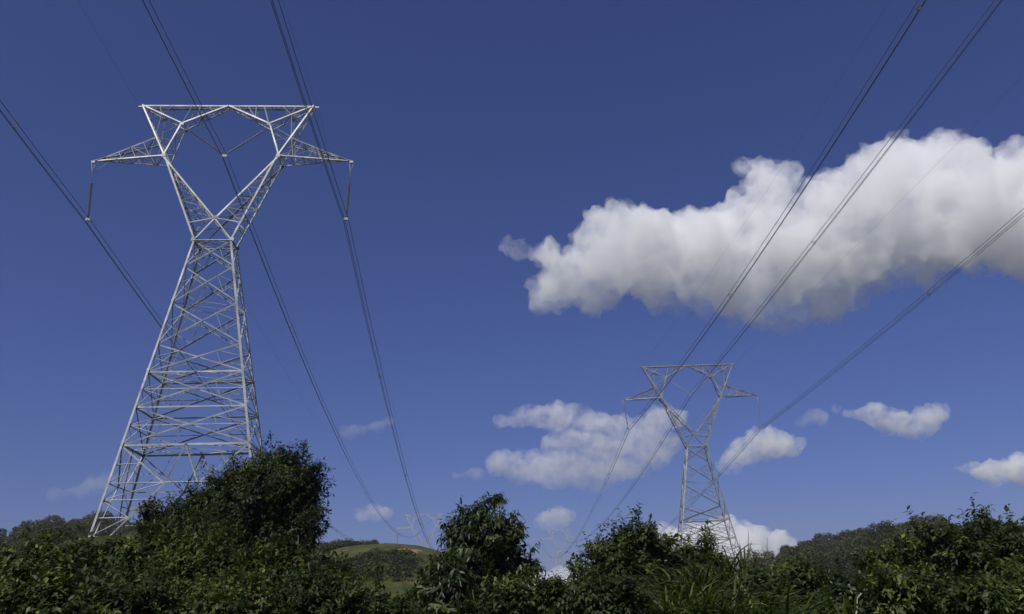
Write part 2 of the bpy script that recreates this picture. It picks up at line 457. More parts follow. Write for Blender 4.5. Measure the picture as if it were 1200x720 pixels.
ATT = {}
for k in TOWERS:
    md, zb, r = (M_INS_DARK, (2.45, 2.40), 0.125) if k == 1 else (M_INS_GREY, (3.3, 2.75), 0.11) if k == 2 else (M_INS_DARK, (2.4, 2.4), 0.17)
    where = {1: 'near-white pylon', 2: 'grey pylon behind the cane', 3: 'pale pylon on the grassy ridge', 4: 'hazy pylon above the low cloud'}[k]
    for i, sx in enumerate((-1, 1)):
        tip = loc(k, (sx * XTIP, 0, ZTIP - 0.15)); bot = loc(k, (sx * (XTIP - (0.3 if k == 1 else 0.45)), 0, zb[i]))
        o = empty('insulator_string', tip)
        side = ('left', 'right')[i]
        tag(o, f'{"dark" if k != 2 else "grey"} insulator string hanging from the {side} crossarm of the {where}', 'insulator', 'insulator strings on the pylons')
        dn = (bot - tip); q = dn * 0.36
        m = MB(); m.tube([(-0.18, 0, 0), q * 0.55, q], 0.022, 6); m.tube([(0.18, 0, 0), q * 0.55], 0.022, 6)
        if k == 1 and i == 0: m.tube([(1.55, 0.0, 0.12), q * 0.55], 0.025, 6)
        m.build('hanger_link', M_STEEL_OLD, o)
        disc_column(q, dn * 0.965, r, 24).build('insulator_discs', md, o)
        m = MB(); m.box(dn, (0.22, 0.02, 0.12)); m.box(dn - Vector((0, 0, 0.12)), (0.05, 0.14, 0.04)); m.build('yoke_plate', M_STEEL_OLD, o)
        ATT[k, sx] = bot
    c = loc(k, (0, 0, 8.9)); ATT[k, 0] = c
    o = empty('v_insulator_string', c)
    tag(o, f'{"dark" if k != 2 else "grey"} V-shaped insulator pair in the window of the {where}', 'insulator', 'insulator strings on the pylons')
    for sx in (-1, 1):
        if True:
            e = loc(k, (sx * 3.55, 0, 11.62)) - c
            m = MB(); m.tube([e, e * 0.93], 0.025, 6); m.tube([e, loc(k, (sx * 3.8, -0.6, 11.78)) - c], 0.02, 5); m.tube([e, loc(k, (sx * 3.8, 0.6, 11.78)) - c], 0.02, 5)
            m.build('hanger_link', M_STEEL_OLD, o)
            disc_column(e * 0.93, e * 0.07, r * 0.85, 24).build('insulator_discs', md, o)
    m = MB(); m.box((0, 0, -0.05), (0.26, 0.02, 0.11)); m.build('yoke_plate', M_STEEL_OLD, o)

# ------------------------------------------------------------------ conductors
BACK = {(1, -1): (-0.03905, -0.12222, 8.0e-4), (1, 0): (-0.01465, -0.09723, 8.3e-4), (1, 1): (-0.01593, -0.09274, 9.1e-4),
        (2, -1): (-0.10692, -0.04237, 6.9e-4), (2, 0): (-0.09113, -0.07263, 2.8e-4), (2, 1): (-0.10632, -0.06074, 3.5e-4)}
CF = {(1, -1): 5.2e-4, (1, 0): 7e-4, (1, 1): 7e-4, (2, -1): 2.6e-4, (2, 0): 2.4e-4, (2, 1): 3.0e-4}

def span_back(A, q, smax, n=60):
    out = []
    for i in range(n + 1):
        s = -smax * i / n
        out.append(A + Vector((math.sin(q[0]) * s, math.cos(q[0]) * s, q[1] * s + q[2] * s * s)))
    return out
def span_fwd(A, B, c, n=70):
    Lh = (B - A).xy.length; a = (B.z - A.z - c * Lh * Lh) / Lh; out = []
    for i in range(n + 1):
        t = i / n; s = Lh * t
        out.append(Vector((A.x + (B.x - A.x) * t, A.y + (B.y - A.y) * t, A.z + a * s + c * s * s)))
    return out

NAMES = {-1: 'left', 0: 'middle', 1: 'right'}
for k, kf, smax in ((1, 3, 150), (2, 4, 240)):
    line = {1: 'near-white pylon', 2: 'grey pylon'}[k]
    for ph in (-1, 0, 1):
        A, B = ATT[k, ph] - Vector((0, 0, 0.2)), ATT[kf, ph] - Vector((0, 0, 0.2))
        path = list(reversed(span_back(A, BACK[k, ph], smax))) + span_fwd(A, B, CF[k, ph])[1:]
        o = empty('conductor_bundle', A)
        how = {-1: 'hung on its left crossarm', 0: 'hung in its window', 1: 'hung on its right crossarm'}[ph]
        tag(o, f'bundle of three dark cables through the {line}, {how}', 'power line', 'conductor bundles of the two lines')
        TRI = ((-0.24, 0.13), (0.24, 0.13), (0.0, -0.28))
        for dx, dz in TRI:
            m = MB(); m.tube([p + Vector((dx, 0, dz)) - A for p in path], 0.025, 6); m.build('conductor', M_WIRE, o)
        # spacers about every 30 m
        acc = 12.0
        for i in range(1, len(path)):
            acc += (path[i] - path[i - 1]).length
            if acc > 38:
                acc = 0; p = path[i] - A
                m = MB()
                for q0, q1 in ((0, 1), (1, 2), (2, 0)): m.tube([p + Vector((TRI[q0][0], 0, TRI[q0][1])), p + Vector((TRI[q1][0], 0, TRI[q1][1]))], 0.028, 5)
                m.build('spacer', M_WIRE, o)
    for sx in (-1, 1):
        A, B = loc(k, (sx * (XT + 0.3), 0, ZT)), loc(kf, (sx * (XT + 0.3), 0, ZT))
        q = BACK[k, sx]
        qq = (q[0], q[1] + 0.03, q[2] * 0.85)
        path = list(reversed(span_back(A, qq, smax))) + span_fwd(A, B, CF[k, sx] * 0.8)[1:]
        m = MB(); m.tube([p - A for p in path], 0.008, 5)
        o = m.build('shield_wire', M_WIRE); o.location = A
        tag(o, f'thin single wire from the top {NAMES[sx]} corner of the {line}', 'power line', 'thin shield wires of the two lines')

# far thin lines over the left-hand wood
for n_, (y0, y1, how) in enumerate(((597, 603, 'upper'), (602, 606, 'middle'), (600, 608, 'lower'))):
    a, b = at(-60, y0, 520), at(330, y1 + 14, 520)
    m = MB(); m.tube([a + (b - a) * t - Vector((0, 0, 5 * 4 * t * (1 - t))) - a for t in np.linspace(0, 1, 20)], 0.05, 5)
    o = m.build('distant_wire', M_WIRE); o.location = a
    tag(o, f'faint {how} wire just above the wooded hill left of the near-white pylon', 'power line', 'far wires above the left wood')

# ------------------------------------------------------------------ foliage
def mesh_arrays(name, verts, tris_or_quads, tint, mat_, parent=None, nside=3):
    nf = len(tris_or_quads)
    me = bpy.data.meshes.new(name)
    me.vertices.add(len(verts)); me.vertices.foreach_set('co', np.ascontiguousarray(verts, dtype=np.float32).ravel())
    me.loops.add(nf * nside); me.loops.foreach_set('vertex_index', np.ascontiguousarray(tris_or_quads, dtype=np.int32).ravel())
    me.polygons.add(nf); me.polygons.foreach_set('loop_start', np.arange(0, nf * nside, nside, dtype=np.int32))
    me.update(calc_edges=True)
    a = me.attributes.new('tint', 'FLOAT', 'POINT'); a.data.foreach_set('value', np.ascontiguousarray(tint, dtype=np.float32))
    return link_mesh(name, me, mat_, parent)

def norm(a): return a / np.maximum(np.linalg.norm(a, axis=-1, keepdims=True), 1e-9)

def leaf_geo(pos, d, nrm, L, W, curl, rng):
    """folded pointed leaves: 6 vertices, 4 triangles each"""
    n = len(pos); d = norm(d); nrm = norm(nrm - d * (nrm * d).sum(-1, keepdims=True)); sd = np.cross(d, nrm)
    L = L[:, None]; W = W[:, None]
    p0 = pos
    m1 = pos + d * L * 0.42
    tip = pos + d * L - nrm * L * curl
    lf = m1 + sd * W * 0.5 + nrm * W * 0.16; rt = m1 - sd * W * 0.5 + nrm * W * 0.16
    v = np.stack([p0, lf, tip, rt, m1], 1).reshape(-1, 3)
    b = (np.arange(n) * 5)[:, None]
    f = np.concatenate([b + [0, 1, 4], b + [4, 1, 2], b + [4, 2, 3], b + [0, 4, 3]], 1).reshape(-1, 3)
    return v, f

def crown_points(blobs, n, rng, depth=0.30, rough=0.22):
    B = np.array([b[:3] for b in blobs], float); Rr = np.array([b[3] for b in blobs], float)
    sq = np.array([b[4] if len(b) > 4 else 1.0 for b in blobs], float)
    w = Rr ** 2; idx = rng.choice(len(B), size=n * 3, p=w / w.sum())
    d = norm(rng.normal(size=(n * 3, 3)))
    rad = 1 - depth * rng.random(n * 3) ** 1.6
    # lumpy shell, the same bump for the same direction of the same blob
    ph = rng.random((len(B), 4, 3)) * 6.28; fr = 3.0 + 3.5 * rng.random((len(B), 4, 1))
    bump = np.zeros(n * 3)
    for k in range(4): bump += np.sin((d * fr[idx, k] * 1.0 + ph[idx, k]).sum(-1) * 1.3)
    rad = rad * (1 + rough * bump / 2.6)
    r = Rr[idx] * rad
    p = B[idx] + d * r[:, None] * np.stack([np.ones_like(r), np.ones_like(r), sq[idx]], 1)
    dist = np.stack([np.linalg.norm((p - B[i]) / np.array([1, 1, sq[i]]), axis=1) / Rr[i] for i in range(len(B))], 1)
    dist[np.arange(len(p)), idx] = 9
    ok = dist.min(1) > 0.62
    p, d, idx = p[ok][:n], d[ok][:n], idx[ok][:n]
    return p, d, idx

def crown(name, blobs, twigs, per, L, mat_, parent, seed, aspect=0.42, droop=0.25, twig=0.30, rough=0.22, depth=0.34, curl=0.12, bright=0.0, origin=(0, 0, 0)):
    rng = np.random.default_rng(seed)
    # clumps of twigs with gaps between them, sprigs that stick out, and a thinner inner fill
    K = max(14, twigs // 26); nin = int(twigs * 0.14); nc = twigs - nin
    cc, co_, ci = crown_points(blobs, K, rng, min(0.9, depth * 1.1), rough * 1.2); K = len(cc)
    Rb = np.array([q[3] for q in blobs])[ci]
    far_ = rng.random(K) > 0.86
    cc = cc + co_ * (Rb * 0.22 * far_)[:, None]
    wgt = np.clip(Rb, 0.15, 0.9) * (1 - 0.55 * far_); w_i = rng.choice(K, size=nc, p=wgt / wgt.sum())
    crad = np.clip(Rb * 0.26, 0.07, 0.34) * (1 - 0.4 * far_)
    p = cc[w_i] + rng.normal(size=(nc, 3)) * crad[w_i][:, None] * np.array([0.8, 0.8, 0.55])
    out = norm(co_[w_i] + norm(p - cc[w_i] + 1e-6) * 0.9)
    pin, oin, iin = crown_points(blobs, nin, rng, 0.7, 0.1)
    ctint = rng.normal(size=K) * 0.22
    # young shoots standing out of the upper shell
    ns = max(5, twigs // 90); sp_, so_, si_ = crown_points(blobs, ns * 3, rng, 0.05, rough)
    keep = np.argsort(-(so_[:, 2] + 0.5 * rng.random(len(so_))))[:ns]; sp_, so_ = sp_[keep], so_[keep]
    sd_ = norm(so_ * 0.5 + np.array([0, 0, 0.8]) + rng.normal(size=(len(sp_), 3)) * 0.3)
    sl_ = L * (1.2 + 1.6 * rng.random(len(sp_)))
    ps = np.concatenate([sp_ + sd_ * (sl_ * q / 3)[:, None] for q in range(4)]); osd = np.concatenate([sd_] * 4)
    p = np.concatenate([p, pin, ps]); out = np.concatenate([out, oin, osd])
    tclump = np.concatenate([ctint[w_i], np.full(len(pin), -0.10), np.full(len(ps), 0.10)])  # inner fill tinted darker: shade inside the crown put into the leaf colour
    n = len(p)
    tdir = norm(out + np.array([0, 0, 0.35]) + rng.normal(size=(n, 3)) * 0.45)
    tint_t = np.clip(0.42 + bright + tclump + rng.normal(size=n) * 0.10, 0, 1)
    P = np.repeat(p, per, 0); T = np.repeat(tdir, per, 0); tt = np.repeat(tint_t, per)
    m = len(P); t = np.tile((np.arange(per) + 0.5) / per, n)
    tl = twig * np.repeat(0.6 + 0.8 * rng.random(n), per)
    side = norm(np.cross(T, norm(rng.normal(size=(m, 3)))))
    pos = P + T * ((t - 0.5) * tl)[:, None]
    dv = norm(T * 0.45 + side * (1.15 - 0.6 * t)[:, None] + np.array([0, 0, -droop]) + rng.normal(size=(m, 3)) * 0.2)
    nr = norm(np.array([0, 0, 1.0]) + np.repeat(out, per, 0) * 0.95 + rng.normal(size=(m, 3)) * 0.36)
    LL = L * (0.65 + 0.6 * rng.random(m)); W = LL * aspect * (0.8 + 0.4 * rng.random(m))
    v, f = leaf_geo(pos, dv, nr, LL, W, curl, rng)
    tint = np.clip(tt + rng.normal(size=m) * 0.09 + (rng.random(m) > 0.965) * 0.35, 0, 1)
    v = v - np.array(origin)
    return mesh_arrays(name, v, f, np.repeat(tint, 5), mat_, parent)

def wood(name, base, blobs, r0, mat_, parent, origin, rng, limbs=7):
    m = MB(); base = Vector(base); o = Vector(origin)
    top = sum((Vector(b[:3]) * b[3] for b in blobs), Vector()) / sum(b[3] for b in blobs)
    hb = max(blobs, key=lambda b: b[2]); crownp = Vector(hb[:3])
    pts = []; rr = []
    for i in range(9):
        t = i / 8; p = base.lerp(crownp, t) + Vector((math.sin(t * 5 + base.x) * 0.08, math.cos(t * 4 + base.y) * 0.06, 0)) * (crownp.z - base.z) * 0.3 * t * (1 - t) * 4
        pts.append(p - o); rr.append(r0 * (1 - 0.8 * t))
    pts[0] = pts[0] - Vector((0, 0, 0.25))
    m.tube(pts, rr, 9)
    for b in sorted(blobs, key=lambda b: -b[3])[:limbs]:
        k = 2 + int(rng.random() * 4); s0 = pts[k]; e = Vector(b[:3]) - o + Vector((rng.normal() * 0.1, rng.normal() * 0.1, b[3] * 0.4))
        md = s0.lerp(e, 0.5) + Vector((0, 0, 0.12 * (e - s0).length))
        m.tube([s0, s0.lerp(md, 0.5) + Vector((0, 0, 0.03)), md, md.lerp(e, 0.6), e], [rr[k] * 0.6, rr[k] * 0.5, rr[k] * 0.38, rr[k] * 0.24, 0.006], 6)
    for b in sorted(blobs, key=lambda b: -b[2])[:5]:                       # bare twig ends
        c = Vector(b[:3]) - o; d = Vector((rng.normal() * 0.45, rng.normal() * 0.45, 1)).normalized()
        e = c + d * b[3] * (1.15 + 0.35 * rng.random())
        m.tube([c, c.lerp(e, 0.6) + Vector((rng.normal(), rng.normal(), 0)) * 0.02, e], [0.010, 0.007, 0.003], 5)
    return m.build(name, mat_, parent)

def P3(px, py, D, r_px, sq=1.0, dD=0.0):
    p = at(px, py, D + dD); return (p.x, p.y, p.z, r_px / FPX * (D + dD) * 1.02, sq)

def plant(name, kind, label, cat, D, base_px, blobs_px, twigs, per, L, mat_, seed, r0=0.06, group=None, limbs=6, bark=None, **kw):
    rng = np.random.default_rng(seed + 1000)
    b = at(base_px, 700, D); base = Vector((b.x, D, gz(b.x, D)))
    blobs = []
    for q in blobs_px:
        dD = q[4] if len(q) > 4 else float(rng.normal()) * 0.35
        blobs.append(P3(q[0], q[1], D, q[2], q[3] if len(q) > 3 else 1.0, dD))
    root = empty(name, base); tag(root, label, cat, group)
    kn = ('crown', 'trunk') if kind == 'tree' else ('foliage', 'stem')
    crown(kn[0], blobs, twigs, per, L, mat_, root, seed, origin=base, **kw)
    wood(kn[1], base, blobs, r0, bark or M_BARK, root, base, rng, limbs)
    return root

# ------------------------------------------------------------------ woods on the hills (read as one mass)
def forest(name, H, n, lab, rmin, rmax, leaves, leaf, mat_, seed, jmin=0.25, jmax=0.93, imin=0.0, imax=1.0, bare=None, tall=0.0, patchy=0.0):
    rng = np.random.default_rng(seed); V = []; F = []; T = []; off = 0
    ni, nj = H.shape[:2]
    for q in range(n):
        i = int((imin + (imax - imin) * rng.random()) * (ni - 1))
        j = int((jmin + (jmax - jmin) * rng.random() ** 0.8) * (nj - 1) * 0.62)
        if bare and bare[0] < i < bare[1] and j > bare[2] : continue
        c = H[i, min(j, nj - 1)] + np.array([rng.normal() * 1.5, rng.normal() * 1.5, 0])
        r = rmin + (rmax - rmin) * rng.random() ** 1.5
        if patchy and noise.fractal(Vector(c) * 0.035, 1.0, 2.0, 3) < patchy * (i / ni - 0.25): continue
        c = c + np.array([0, 0, tall * rng.random() ** 2])
        bl = [(c[0], c[1], c[2] + r * 0.7, r, 0.8)]
        for k in range(5):
            a = rng.random() * 6.28; rr = r * (0.4 + 0.3 * rng.random())
            bl.append((c[0] + math.cos(a) * r * 0.75, c[1] + math.sin(a) * r * 0.75, c[2] + r * (0.45 + 0.8 * rng.random()), rr, 0.85))
        p, o, _ = crown_points(bl, leaves, rng, 0.42, 0.14)
        m = len(p); dv = norm(o * 0.5 + rng.normal(size=(m, 3)) * 0.7); nr = norm(o * 1.6 + np.array([0, 0, 0.5]) + rng.normal(size=(m, 3)) * 0.4)
        LL = leaf * (0.6 + 0.8 * rng.random(m))
        v, f = leaf_geo(p - dv * LL[:, None] * 0.5, dv, nr, LL, LL * 0.7, 0.1, rng)
        V.append(v); F.append(f + off); off += len(v)
        T.append(np.repeat(np.clip(0.4 + rng.normal() * 0.26 + rng.normal(size=m) * 0.12, 0, 1), 5))
    o = mesh_arrays(name, np.concatenate(V), np.concatenate(F), np.concatenate(T), mat_)
    return tag(o, lab, 'wood', kind='stuff')

forest('hillside_wood', H_RIGHT, 260, 'dark unbroken wood covering the hill at the right edge', 2.8, 5.8, 1700, 0.72, M_FOREST, 11, tall=5.5)
forest('hillside_wood', H_LEFT, 240, 'dark unbroken wood covering the low hill at the left edge', 2.5, 5.2, 1500, 0.66, M_FOREST, 12, tall=4.5)
forest('hill_scrub', H_CENTRE, 2600, 'patchy low scrub on the grassy hill with the orange soil patch', 0.35, 1.6, 130, 0.40, M_FOREST, 13, 0.12, 1.25, 0.08, 0.60, (84, 114, 19), 0.0, 0.5)

# ------------------------------------------------------------------ trees and shrubs, far ones first
D_, MI, WA, BL = M_LEAF_DARK, M_LEAF_MID, M_LEAF_WARM, M_LEAF_BLUE

# tall vine-hung tree in front of the near-white pylon
plant('broadleaf_tree', 'tree', 'tallest dark bushy tree, in front of the foot of the near-white pylon', 'tree', 25, 318,
      [(322, 560, 36), (333, 572, 30), (300, 585, 36), (323, 600, 42), (270, 590, 26), (246, 578, 19), (343, 615, 30), (296, 625, 45), (255, 625, 36), (328, 645, 40), (353, 588, 15), (345, 550, 24), (360, 572, 17), (303, 556, 20), (366, 600, 12), (280, 565, 20), (258, 574, 18), (238, 590, 18), (210, 606, 14), (350, 560, 13), (318, 540, 18), (222, 602, 26), (363, 628, 12), (300, 665, 40)],
      6500, 10, 0.125, D_, 21, r0=0.16, limbs=10, rough=0.34, depth=0.5, twig=0.45, droop=0.4)
plant('broadleaf_tree', 'tree', 'lower dark tree with a bare-tipped twig, under the left half of the near-white pylon', 'tree', 23, 215,
      [(205, 620, 24), (228, 640, 34), (190, 640, 26), (178, 600, 9), (186, 592, 7), (176, 612, 8), (205, 665, 40), (250, 660, 36), (186, 668, 26), (172, 592, 5)],
      3400, 10, 0.12, D_, 22, r0=0.09, limbs=10, rough=0.35, depth=0.5, twig=0.36)
# round-topped tree with hanging long leaves
plant('round_topped_tree', 'tree', 'round-topped tree with long drooping leaves and slim pale trunk, in the gap between the pylons', 'tree', 21, 597,
      [(563, 596, 13), (573, 594, 11), (549, 613, 18), (584, 610, 15), (538, 632, 20), (566, 628, 26), (594, 630, 17), (611, 614, 6), (607, 630, 8), (545, 655, 28), (575, 652, 32), (603, 652, 18), (617, 655, 7), (556, 682, 34), (590, 680, 26), (536, 682, 22), (580, 702, 32), (526, 628, 7), (611, 672, 10)],
      2400, 9, 0.165, BL, 23, r0=0.045, bark=M_PALE_BARK, limbs=9, aspect=0.34, droop=0.75, rough=0.3, depth=0.5, twig=0.34)
plant('leafy_shrub', 'shrub', 'shrub of long hanging light-tipped leaves at the left foot of the round-topped tree', 'shrub', 17, 505,
      [(512, 684, 18), (526, 672, 18), (496, 702, 18), (515, 700, 28), (535, 705, 24)], 560, 9, 0.19, BL, 24, r0=0.03, aspect=0.34, droop=0.8, bright=0.12, depth=0.5)
plant('leafy_shrub', 'shrub', 'low thin shrub in front of the low white cloud, right of the round-topped tree', 'shrub', 19, 640,
      [(632, 698, 14), (645, 694, 13), (618, 705, 18), (655, 708, 16), (637, 683, 6), (648, 684, 6), (640, 712, 22)], 420, 8, 0.13, MI, 25, r0=0.025, rough=0.4, depth=0.6, twig=0.3)
# open-crowned tree left of the grey pylon
plant('open_crowned_tree', 'tree', 'open ragged-crowned small tree just left of the grey pylon', 'tree', 19, 735,
      [(752, 632, 17), (762, 624, 9), (735, 640, 18), (703, 637, 9), (703, 650, 10), (737, 630, 9), (772, 634, 10), (720, 660, 26), (750, 658, 26), (695, 668, 22), (780, 650, 14), (712, 690, 34), (745, 690, 34), (770, 672, 22), (682, 680, 14), (725, 634, 6)],
      3000, 9, 0.115, MI, 26, r0=0.06, limbs=12, rough=0.42, depth=0.5, twig=0.34, aspect=0.5)
plant('feathery_tree', 'tree', 'pale fine-leaved bush top directly before the feet of the grey pylon', 'tree', 24, 822,
      [(812, 648, 12), (828, 643, 13), (842, 650, 12), (800, 650, 10), (820, 664, 24), (848, 668, 18), (800, 672, 20)], 800, 10, 0.20, WA, 27, r0=0.05, aspect=0.24, droop=0.5, rough=0.35, depth=0.5, bright=0.05)
# big tree at the right edge
plant('broadleaf_tree', 'tree', 'wide dark tree filling the right edge', 'tree', 21, 1120,
      [(1088, 638, 20), (1112, 648, 20), (1148, 634, 22), (1182, 642, 22), (1215, 636, 26), (1062, 661, 18), (1100, 672, 28), (1140, 668, 30), (1185, 674, 36), (1230, 678, 40), (1052, 690, 20), (1095, 704, 30), (1145, 708, 36), (1200, 710, 40), (1152, 622, 9), (1092, 624, 8), (1178, 626, 8), (1125, 632, 8)],
      5200, 10, 0.155, MI, 28, r0=0.14, limbs=12, rough=0.34, depth=0.5, twig=0.42, bright=-0.03)
plant('leafy_shrub', 'shrub', 'yellower bush at the left flank of the wide dark tree', 'shrub', 18, 1045,
      [(1050, 640, 10), (1060, 633, 8), (1040, 662, 15), (1055, 655, 15), (1030, 682, 18), (1050, 690, 26)], 800, 9, 0.13, WA, 29, r0=0.04, rough=0.35, depth=0.5)

# foreground band of shrubs
rows = [
 ('broad low shrub at the lower left, before the big-leaved bush', 40, [(15, 708, 24), (45, 704, 24), (75, 708, 24), (30, 724, 30), (65, 724, 30)], 8.5, WA, 0.10, 800),
 ('low dark shrub before the yellow-tipped one', 150, [(120, 706, 24), (150, 700, 24), (180, 706, 24), (135, 724, 30), (170, 724, 30)], 8.8, MI, 0.10, 800),
 ('low shrub with small leaves before the creeper-covered bush', 265, [(230, 708, 24), (262, 702, 24), (295, 706, 24), (245, 724, 30), (280, 724, 30)], 8.8, WA, 0.095, 800),
 ('low dense shrub before the sloping dark bush', 365, [(330, 706, 22), (360, 702, 22), (395, 710, 22), (345, 724, 28), (380, 724, 28)], 9.5, MI, 0.095, 800),
 # label, px list, D, mat, leaf, twigs, seed
 ('glossy-leaved shrub in the bottom left corner', 16, [(-10, 680, 30), (20, 670, 26), (45, 685, 30), (5, 705, 34)], 10.5, MI, 0.125, 700),
 ('big-leaved bush below the left wooded hill, bright at its top', 66, [(50, 664, 18), (75, 658, 17), (98, 666, 18), (60, 687, 28), (90, 692, 30), (75, 714, 34)], 11.5, MI, 0.135, 900),
 ('yellow-tipped shrub below the left foot of the near-white pylon', 140, [(118, 664, 18), (140, 658, 18), (165, 660, 18), (185, 668, 16), (130, 686, 28), (165, 688, 30), (148, 710, 34)], 12, WA, 0.135, 1000),
 ('dense creeper-covered bush below the lower dark tree', 235, [(205, 662, 22), (235, 658, 22), (262, 664, 22), (215, 682, 28), (250, 686, 32), (228, 700, 30)], 11, MI, 0.12, 950),
 ('fine-leaved olive bush at the right foot of the tallest dark tree', 315, [(295, 676, 24), (325, 668, 24), (350, 658, 20), (310, 692, 30), (345, 686, 30), (328, 706, 30)], 12.5, WA, 0.115, 1000),
 ('dark bush sloping down towards the grassy hill', 400, [(375, 674, 20), (395, 686, 20), (415, 698, 18), (380, 701, 28), (410, 714, 26), (440, 712, 14), (395, 726, 30)], 13.5, D_, 0.125, 950),
 ('small low bush under the pale grass of the hill', 462, [(450, 726, 14), (470, 722, 14), (485, 728, 16), (462, 736, 20)], 13, MI, 0.12, 400),
 ('bush with round leaves at the foot of the round-topped tree', 590, [(560, 714, 18), (585, 712, 18), (612, 708, 18), (640, 712, 18), (600, 724, 24)], 12.5, MI, 0.12, 560),
 ('dark bush under the open ragged-crowned tree', 690, [(668, 706, 16), (690, 704, 20), (715, 708, 22), (740, 708, 20), (700, 722, 28)], 12.5, D_, 0.125, 640),
 ('leafy bush right of the cane clump', 940, [(905, 688, 18), (925, 678, 14), (945, 688, 18), (925, 708, 28), (955, 711, 26), (910, 724, 28), (945, 732, 28)], 15, MI, 0.14, 1000),
 ('narrow-leaved bush before the right wooded hill', 1000, [(975, 692, 16), (1000, 688, 18), (1020, 700, 18), (985, 715, 26), (1012, 722, 26), (990, 738, 26)], 14, BL, 0.15, 900),
 ('light green low shrub under the yellower bush', 1065, [(1035, 706, 18), (1060, 702, 18), (1085, 708, 18), (1050, 722, 26), (1080, 722, 26)], 10.5, WA, 0.13, 620),
 ('low leafy shrub under the wide dark tree', 1120, [(1105, 708, 18), (1130, 704, 18), (1155, 708, 18), (1120, 724, 26), (1150, 724, 26)], 10.5, MI, 0.13, 620),
 ('low shrub in the bottom right corner', 1190, [(1175, 706, 18), (1200, 702, 20), (1220, 706, 22), (1185, 724, 26), (1212, 724, 26)], 10.5, WA, 0.125, 640),
]
for q, (lab, bx, bl, D, m_, lf, tw, ) in enumerate(rows):
    plant('leafy_shrub', 'shrub', lab, 'shrub', D, bx, bl, int(tw * 1.9), 9, lf * (0.66, 0.80, 0.58, 0.74)[(q * 5) % 4], m_, 60 + q, r0=0.03, group='shrubs of the foreground thicket', limbs=6, aspect=(0.5, 0.36, 0.58, 0.42)[q % 4], rough=0.42, depth=0.5, twig=(0.22, 0.30, 0.2, 0.26)[q % 4],
          droop=(0.25, 0.55, 0.1, 0.4)[(q * 3 + 1) % 4], bright=(0.0, -0.12, 0.09, -0.06, 0.05)[q % 5])

# ------------------------------------------------------------------ cane and spiky plants
def blades(name, base, n, Lmin, Lmax, W, spread, droop, mat_, parent, seed, stiff=False, hbase=0.0):
    rng = np.random.default_rng(seed); V = []; F = []; T = []; off = 0; K = 7
    for q in range(n):
        a = rng.random() * 6.283; r0 = spread * math.sqrt(rng.random())
        p = np.array([math.cos(a) * r0, math.sin(a) * r0, hbase * rng.random()])
        az = a + rng.normal() * 0.7 if not stiff else rng.random() * 6.283
        h = np.array([math.cos(az), math.sin(az), 0]); L = Lmin + (Lmax - Lmin) * rng.random()
        el = (1.35 - abs(rng.normal()) * 0.28) if not stiff else 1.5 - abs(rng.normal()) * 0.35
        sd = np.array([-h[1], h[0], 0]); tw = rng.normal() * 0.5
        pts = []; e = el
        for i in range(K):
            t = i / (K - 1); w = W * (1 - t ** 2.2) * (0.55 + 0.9 * min(1, t * 3)) * 0.5 + 0.001
            d = h * math.cos(e) + np.array([0, 0, 1]) * math.sin(e)
            s2 = sd * math.cos(tw * t) + np.cross(d, sd) * math.sin(tw * t)
            up_ = np.cross(s2, d)
            pts += [p - s2 * w + up_ * w * 0.35, p, p + s2 * w + up_ * w * 0.35]
            p = p + d * L / (K - 1); e -= droop * (0.4 + 1.1 * t) * (0.6 + 0.8 * rng.random())
        V += pts
        for i in range(K - 1):
            b = off + i * 3
            F += [(b, b + 1, b + 4, b + 3), (b + 1, b + 2, b + 5, b + 4)]
        T += [float(np.clip(0.42 + rng.normal() * 0.2, 0, 1))] * len(pts); off += len(pts)
    return mesh_arrays(name, np.array(V), np.array(F), np.array(T), mat_, parent, 4)

def cane(px, top, D, n, lab, seed, L=(0.8, 1.5), W=0.032, spread=0.5, droop=0.34, mat_=None):
    t = at(px, top, D); g = gz(t.x, D); h = t.z - g
    root = empty('cane_clump', (t.x, D, g)); tag(root, lab, 'cane', 'cane clumps before the grey pylon')
    blades('leaves', (0, 0, 0), int(n * 2.2), L[0], L[1], W, spread, droop, mat_ or M_CANE, root, seed, hbase=max(0.2, h - L[1] * 0.55))
    rng = random.Random(seed); m = MB()
    for q in range(12):
        a = rng.random() * 6.28; r = spread * math.sqrt(rng.random()); x, y = math.cos(a) * r, math.sin(a) * r
        k = MB(); k.tube([(x * 0.6, y * 0.6, -0.15), (x * 0.8, y * 0.8, h * 0.4), (x, y, max(0.3, h - L[1] * 0.5))], [0.018, 0.015, 0.010], 6); k.build('stem', M_CANE, root)
    return root

for q, (px, top, D, n, lab) in enumerate([
    (800, 655, 16.5, 330, 'cane clump with arching leaves right below the left leg of the grey pylon'),
    (832, 650, 16.0, 360, 'tall pale cane clump right below the middle of the grey pylon'),
    (862, 655, 16.5, 330, 'cane clump beneath the right leg of the grey pylon'),
    (890, 664, 16.0, 280, 'ragged cane clump beside the upright spiky plant'),
    (780, 676, 13.0, 280, 'low cane clump at the right foot of the open ragged-crowned tree'),
    (818, 682, 12.5, 300, 'low cane clump in front of the tall pale one'),
    (858, 682, 12.5, 300, 'low drooping cane clump with pale blades before the spiky plant'),
    (895, 690, 12.0, 260, 'lowest cane clump, beside the leafy bush'),
    (985, 690, 12.5, 200, 'lone cane clump before the right wooded hill')]):
    cane(px, top, D, n, lab, 300 + q)

